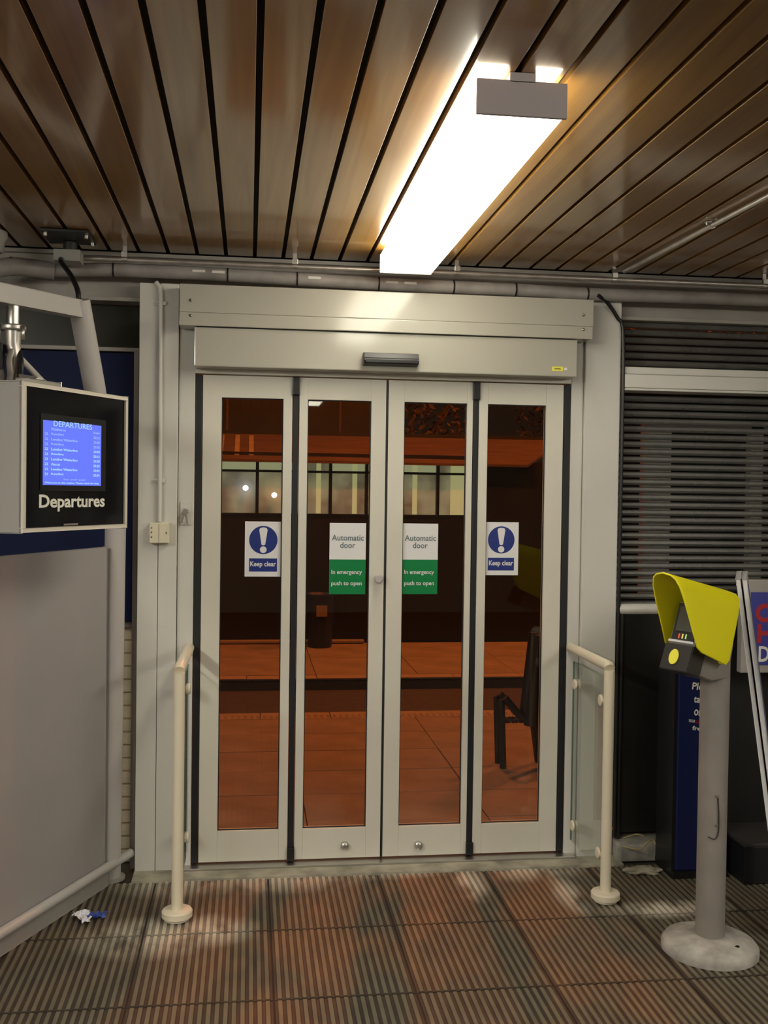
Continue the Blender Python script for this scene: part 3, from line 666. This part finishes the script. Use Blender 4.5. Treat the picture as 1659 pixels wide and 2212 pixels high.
# hood: arch section swept backwards, front edge raked, rear closed
def arch(t):     # t in 0..1 along the hood, returns list of (a,b,c)
    top = .130 - .055*t; ha = .072; o = []
    front = -.175*(1-t); back = .150
    legdown_n = -.125; legdown_f = -.115
    prof = [(-1.28, legdown_f), (-1.16, -.06), (-1.05, .0), (-.95, .05), (-.84, .085), (-.66, .112), (-.42, .124), (0, .130), (.42, .124), (.66, .112), (.84, .085), (.95, .05), (1.05, .0), (1.16, -.06), (1.25, -.108), (1.28, legdown_n)]
    for b, c in prof:
        h = (c+.125)/.255                         # 0 at the leg tip, 1 at the crown
        a0 = -.215*h - (.112 if b > 0 else .045)*(1-h) + (.018 if b > 1.26 else 0)                 # the mouth reaches forward at the crown
        a1 = .165 - .095*(1-h) - (.014 if b > 1.26 else 0)                    # the back leans in towards the tip
        a = a0 + (a1-a0)*t
        cc_ = c - .045*t*max(0, h) - (.04*t*(1-h))
        o.append((a, b*ha*(1-.10*t), cc_))
    return o
bm = bmesh.new(); N = 14; rows_ = [[bm.verts.new(H(*q)) for q in arch(i/N)] for i in range(N+1)]
for i in range(N):
    for j in range(len(rows_[0])-1):
        f = bm.faces.new((rows_[i][j], rows_[i][j+1], rows_[i+1][j+1], rows_[i+1][j])); f.smooth = True
f = bm.faces.new(rows_[-1])
bmesh.ops.recalc_face_normals(bm, faces=bm.faces)
hood = part('hood', bm, M_yellow, tv, label='bright yellow rounded hood')
sol = hood.modifiers.new('thickness', 'SOLIDIFY'); sol.thickness = .006; sol.offset = 0
bv = hood.modifiers.new('soft_edges', 'BEVEL'); bv.width = .012; bv.segments = 3; bv.limit_method = 'ANGLE'; bv.angle_limit = math.radians(50)

# ================================================================== RIGHT BACKGROUND THINGS
t = thing('white_rail', 'short white tubular rail over a black panel right of the frame', 'rail', (1.75, 0, 0))
part('rail_tube', TB([(1.636, -.01, 1.105), (2.03, -.01, 1.105)], .024, 20), M_white2, t)
part('rail_panel', BX((1.645, -.005, .10), (2.02, .012, 1.085)), mat('black_panel', (.014, .013, .012), .35, noise=.4, nscale=3), t)
for x in (1.652, 2.015): part('leg', TB([(x, -.01, .075), (x, -.01, 1.09)], .012, 12), M_readerd, t)
nb = thing('leaflet_bin', 'tall navy leaflet dispenser with white lettering behind the ticket reader', 'dispenser', (1.9, -.2, 0))
part('bin_body', BX((1.80, -.30, .03), (2.02, -.12, .885), .006), mat('bin_navy', (.008, .014, .075), .4), nb)
part('bin_side', BX((1.785, -.295, .03), (1.7995, -.125, .87)), M_black, nb); part('bin_foot', BX((1.79, -.31, 0), (2.03, -.11, .0295)), M_black, nb)
for s, x, z_, wd, ht, mm in (('Please', 1.858, .800, .100, .030, M_lett), ('take', 1.866, .745, .062, .030, M_lett), ('one', 1.868, .690, .055, .026, M_lett), ('YOUR', 1.845, .662, .030, .012, M_lett), ('GUIDE', 1.878, .655, .045, .014, M_red), ('free', 1.862, .628, .055, .018, M_lett)):
    part('lettering', text_bm(s, wd, ht, (x, -.3015, z_), Vector((1, 0, -.12)), Vector((.12, 0, 1)), bold=.02), mm, nb)
lb = thing('low_black_plinth', 'low black box plinth at the right edge of the picture', 'box', (2.4, -.3, 0))
part('box_body', BX((2.06, -.40, 0), (2.75, -.15, .16), .006), M_black, lb); part('lid', BX((2.05, -.41, .1605), (2.76, -.14, .175), .003), M_readerd, lb)
for x in (2.20, 2.31, 2.42, 2.53): part('pale_clip', BX((x, -.40, .1755), (x+.07, -.34, .190), .003), M_label, lb)
def lean_frame(off, lab, shift=0):
    v = Vector((.457, .889, 0)).normalized(); ln_ = Vector((v.y, -v.x, 0))
    p1 = Vector((1.778, -.85, 1.312)) + ln_*off; p0 = Vector((p1.x, p1.y, .004)) + ln_*.185
    t = thing('poster_frame', lab, 'poster frame', (p0.x, p0.y, 0), group='leaning aluminium poster frames')
    s = (p1-p0).normalized(); n_ = s.cross(v).normalized(); L_ = (p1-p0).length; W_ = .44; th = .015
    for k in (0, 1): part('side_bar', obox(bmesh.new(), (p0+p1)/2 + v*(.012+k*(W_-.024)), s, v, n_, L_, .024, th, .003), M_alu, t)
    for q in (.014, L_-.012): part('cross_bar', obox(bmesh.new(), p0 + s*q + v*W_/2, s, v, n_, .024, W_-.048, th, .003), M_alu, t)
    part('backing_sheet', obox(bmesh.new(), (p0+p1)/2 + v*W_/2, s, v, n_, L_-.07, W_-.05, .004), M_purple if shift else M_black, t)
lean_frame(0, 'aluminium poster frame leaning inwards, the left one of two')
lean_frame(.022, 'aluminium poster frame leaning inwards, the right one of two', 1)
pf = thing('wall_poster', 'purple poster with red letters in a grey frame at the right edge', 'poster', (2.4, -.05, .6))
part('poster_frame_board', BX((2.175, -.10, .83), (2.75, -.06, 1.245), .004), M_greyp, pf)
part('poster_sheet', BX((2.215, -.104, .865), (2.70, -.1005, 1.19)), M_purple, pf)
for s, z_, x in (('C', 1.055, 2.235), ('H', .965, 2.245)): part('lettering', text_bm(s, .075, .085, (x, -.1052, z_), X, Z, bold=.05), M_red, pf)
part('lettering', text_bm('D', .05, .07, (2.255, -.1052, .88), X, Z, bold=.02), M_lett, pf)
# debris beside the right handrail and litter on the left
for k, (pts, lab) in enumerate((([(1.64, -.12, .115), (1.70, -.11, .125), (1.735, -.11, .118)], 'loose tan wire end, the upper one beside the right handrail'), ([(1.63, -.13, .082), (1.70, -.16, .078), (1.77, -.11, .10), (1.79, -.12, .080)], 'loose tan wire curled on the plinth beside the right handrail'))):
    tag(part('loose_wire', TB(smooth_path(pts, 5), .0035, 8), M_tan), lab, 'wire')
bm = bmesh.new(); bmesh.ops.create_icosphere(bm, subdivisions=3, radius=1)
for v in bm.verts: v.co = Vector((v.co.x*.085, v.co.y*.045, max(0, v.co.z)*.018))*random.uniform(.75, 1.15) + Vector((1.695, -.21, 0))
tag(part('rubble_heap', bm, M_conc), 'small heap of pale cement crumbs on the floor by the plinth', 'rubble', kind='stuff')
lt = thing('litter_wrapper', 'crumpled white and blue wrapper on the floor by the barrier', 'litter', (-.56, -.47, 0))
def scrap(c, s, seed):
    random.seed(seed); bm = bmesh.new(); n = 6; V = [[bm.verts.new((c[0]+(i/n-.5)*s[0]+random.uniform(-.006, .006), c[1]+(j/n-.5)*s[1]+random.uniform(-.006, .006), .004+random.uniform(0, .018))) for j in range(n+1)] for i in range(n+1)]
    for i in range(n):
        for j in range(n):
            if (i-3)**2+(j-3)**2 < 13+random.uniform(-3, 3): bm.faces.new((V[i][j], V[i+1][j], V[i+1][j+1], V[i][j+1]))
    for v in [v for v in bm.verts if not v.link_faces]: bm.verts.remove(v)
    return bm
part('white_paper', scrap((-.605, -.47), (.062, .055), 3), M_paper, lt); part('white_paper', scrap((-.585, -.50), (.035, .07), 5), M_paper, lt); part('blue_foil', scrap((-.545, -.475), (.070, .035), 4), M_paperb, lt)

# ================================================================== OUTSIDE
pf_ = thing('trim_4', 'orange lit paved platform outside the doors', 'platform', (1, 1.6, 0), kind='structure')
part('bed', BX((-6, .12, -.3), (9, 3.02, -.012)), M_platj, pf_)
mesh_cache = {}
def pave(x0, y0, w_x, w_y, parent, m_=M_plat):
    key = (round(w_x, 3), round(w_y, 3), m_.name)
    if key not in mesh_cache:
        bm = BX((0, 0, -.03), (w_x-.006, w_y-.006, 0), .002); me = bpy.data.meshes.new('paving_slab'); bmesh.ops.recalc_face_normals(bm, faces=bm.faces); bm.to_mesh(me); bm.free(); me.materials.append(m_); mesh_cache[key] = me
    o = bpy.data.objects.new('paving_slab', mesh_cache[key]); COL.objects.link(o); o.parent = parent; o.location = Vector((x0, y0, random.uniform(-.0015, .0015))) - origin(parent)
for j in range(6):
    for i in range(9): pave(-2.40+i*.90, .13+j*.45, .90, .45, pf_)
for i in range(16): pave(-2.40+i*.5, 2.83, .5, .20, pf_, M_kerb)
bm = bmesh.new()
for i in range(120):
    for j in range(2): lathe(bm, [(.014, 0), (.008, .006)], (-1.4+i*.045, 2.86+j*.05, 0), 8)
part('tactile_studs', bm, M_kerb, pf_, kind='stuff')
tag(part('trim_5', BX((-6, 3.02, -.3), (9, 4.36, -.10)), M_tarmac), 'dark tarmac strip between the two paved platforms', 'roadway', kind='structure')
fp = thing('trim_6', 'far paved platform below the lit windows', 'platform', (1, 5.3, 0), kind='structure')
part('bed', BX((-6, 4.36, -.3), (9, 6.40, -.012)), M_platj, fp)
for i in range(18): pave(-3+i*.6, 4.36, .6, .16, fp, M_kerb)
for j in range(2):
    for i in range(12): pave(-3+i*.90, 4.53+j*.93, .90, .93, fp)
# bench seen from its end
bc = thing('bench', 'narrow black metal perch bench on the platform outside the right leaf', 'bench', (1.75, 1.44, 0))
for y0 in (1.44, 1.56):
    bm = bmesh.new(); tube(bm, [(1.495, y0, 0), (1.478, y0, .395), (1.500, y0, .415), (1.60, y0, .30), (1.64, y0, .27)], .020, 10)
    tube(bm, [(1.66, y0, .25), (1.60+.10, y0, .78)], [.045, .030], 12); tube(bm, [(1.74, y0, 0), (1.70, y0, .27)], .02, 10)
    part('end_frame', bm, M_bench, bc)
for k in range(4): part('seat_slat', BX((1.50+k*.045, 1.45, .262), (1.538+k*.045, 1.55, .280), .003), M_bench, bc)
for k in range(5): part('back_slat', BX((1.665+k*.006, 1.45, .33+k*.09), (1.685+k*.006, 1.55, .405+k*.09), .003), M_bench, bc)
# building opposite with a band of lit windows
bg = thing('platform_building', 'dark building across the platform with a band of lit windows', 'building', (.5, 6.6, 0))
part('lower_wall', BX((-3.2, 6.42, -.3), (2.36, 6.52, 1.345)), M_bldg, bg)
part('head_wall', BX((-3.2, 6.42, 1.93), (2.36, 6.52, 2.0)), M_bldg, bg)
part('end_wall', BX((2.32, 6.42, -.3), (4.4, 6.52, 1.94)), M_bldg, bg, label='plain black end bay')
part('step_board', BX((-1.2, 6.30, .010), (1.22, 6.41, .035), .004), M_greyp, bg)
for k in range(-8, 6):
    x0 = .100 + .383*k; x1 = x0+.383
    f = part('window_frame', box(box(box(box(bmesh.new(), (x0-.030, 6.40, 1.345), (x0+.002, 6.46, 1.93)), (x0, 6.405, 1.79), (x1-.03, 6.45, 1.815)), (x0, 6.405, 1.345), (x1-.03, 6.45, 1.362)), (x0, 6.405, 1.895), (x1-.03, 6.45, 1.93)), M_wframe, bg)
    part('pane', BX((x0+.002, 6.445, 1.362), (x1-.032, 6.452, 1.79)), M_pane, f)
    part('top_pane', BX((x0+.002, 6.445, 1.815), (x1-.032, 6.452, 1.895)), M_panetop if k % 2 == 0 or k < 0 else M_pane, f)
    if k >= 1:
        a = x0 + (.22 if k in (1, 2) else .10 if k == 4 else .13); part('blind_strip', BX((a, 6.438, 1.364), (a+(.05 if k < 5 else .16), 6.4445, 1.893)), M_blind, f)
rf = part('roof', (lambda bm: (lambda V: [bm.faces.new([V[i] for i in f]) for f in ((0, 1, 2, 3), (7, 6, 5, 4), (0, 4, 5, 1), (1, 5, 6, 2), (2, 6, 7, 3), (3, 7, 4, 0))] and bm)([bm.verts.new(q) for q in ((-3.4, 6.28, 1.93), (2.95, 6.28, 1.91), (3.65, 7.3, 2.24), (-3.4, 7.3, 2.24), (-3.4, 6.28, 1.90), (2.95, 6.28, 1.885), (3.65, 7.3, 2.20), (-3.4, 7.3, 2.20))]))(bmesh.new()), M_roof, bg, label='shallow brown boarded roof slope')
part('ridge_rail', BX((-3.4, 7.26, 2.20), (3.9, 7.36, 2.27)), M_hoard, bg)
for x in (-.30, -.13, .02): part('roof_rib', obox(bmesh.new(), (x, 6.8, 2.085), X, Vector((0, 1.02, .31)).normalized(), Vector((0, -.31, 1.02)).normalized(), .05, .85, .012), M_kerb, bg)
# hoarding behind, at left
hd = thing('panel_fence', 'dark panel fence standing behind the building roof', 'fence', (-.5, 7.7, 0))
for i in range(9): part('fence_panel', BX((-4.2+i*.66, 7.71, 0), (-3.56+i*.66, 7.74, 3.6)), M_hoard, hd); 
for i in range(10): part('fence_post', BX((-4.235+i*.66, 7.70, 0), (-4.205+i*.66, 7.75, 3.65)), M_trunk, hd)
# trees beyond
def tree(x, y, h, lab, seed, n=2600):
    random.seed(seed); t = thing('tree', lab, 'tree', (x, y, 0), group='trees beyond the building')
    bm = bmesh.new(); tube(bm, smooth_path([(x, y, 0), (x+.05, y, h*.3), (x-.08, y+.05, h*.55), (x+.04, y, h*.85)], 4), [.11-.0065*i for i in range(13)], 8)
    for k in range(6):
        a = random.uniform(0, 6.28); z0 = h*random.uniform(.3, .7); tube(bm, [(x, y, z0), (x+math.cos(a)*.5, y+math.sin(a)*.4, z0+.5), (x+math.cos(a)*.9, y+math.sin(a)*.7, z0+1.1)], [.05, .03, .012], 6)
    part('trunk', bm, M_trunk, t)
    bm = bmesh.new()
    for i in range(n):
        a = random.uniform(0, 6.28); r = random.random()**.5*1.25; zz = h*(.42+.62*random.random()); r *= math.sin(math.pi*min(1, max(.12, (zz/h-.36)/.75)))
        c = Vector((x+r*math.cos(a), y+r*math.sin(a)*.8, zz)); d1_ = Vector((random.uniform(-1, 1), random.uniform(-1, 1), random.uniform(-1, 1))).normalized(); d2_ = d1_.orthogonal().normalized(); s = random.uniform(.03, .065)
        bm.faces.new([bm.verts.new(c+q) for q in (d1_*s, d2_*s*.5, -d1_*s, -d2_*s*.5)])
    part('foliage', bm, M_leaf, t, kind='stuff')
tree(2.05, 9.3, 4.2, 'leafy tree nearest the right end of the panel fence', 11); tree(4.6, 9.7, 4.6, 'leafy tree seen above the lit roof end', 12); tree(7.1, 9.4, 4.4, 'leafy tree furthest right beyond the roof', 13)
# glowing balls standing in for lens reflections, and things across the way
def reflection_spot(x, y, z_, m_, lab, r=.028):
    t = thing('reflection_spot', lab, 'reflection spot', (x, y, z_-.05)); part('glow_ball', LT([(.004, z_-r), (r*.8, z_-r*.6), (r, z_), (r*.8, z_+r*.6), (.004, z_+r)], (x, y, 0), 18), m_, t); part('spot_holder', BX((x-.010, y+.02, z_-.012), (x+.010, 6.44, z_+.012)), M_wframe, t)
reflection_spot(-.035, 6.36, 1.622, M_spotw, 'blue-white glowing ball standing in for a lens reflection before the left lit window'); reflection_spot(.262, 6.36, 1.552, M_spoto, 'orange-white glowing ball standing in for a lens reflection before the lit windows')
cr = thing('reflection_tub', 'blue tub shape standing in for a reflection, against the dark building wall', 'tub', (.74, 6.12, 0))  # tub shape added in place of a blue reflection in the glass
bm = bmesh.new(); lathe(bm, [(.12, 0.002), (.15, .52), (.16, .52), (.16, .55), (.14, .55), (.12, .52)], (.74, 6.12, 0), 28); part('tub_body', bm, M_crate, cr)
part('tub_label', BX((.69, 5.962, .33), (.80, 5.980, .44)), M_greyp, cr)
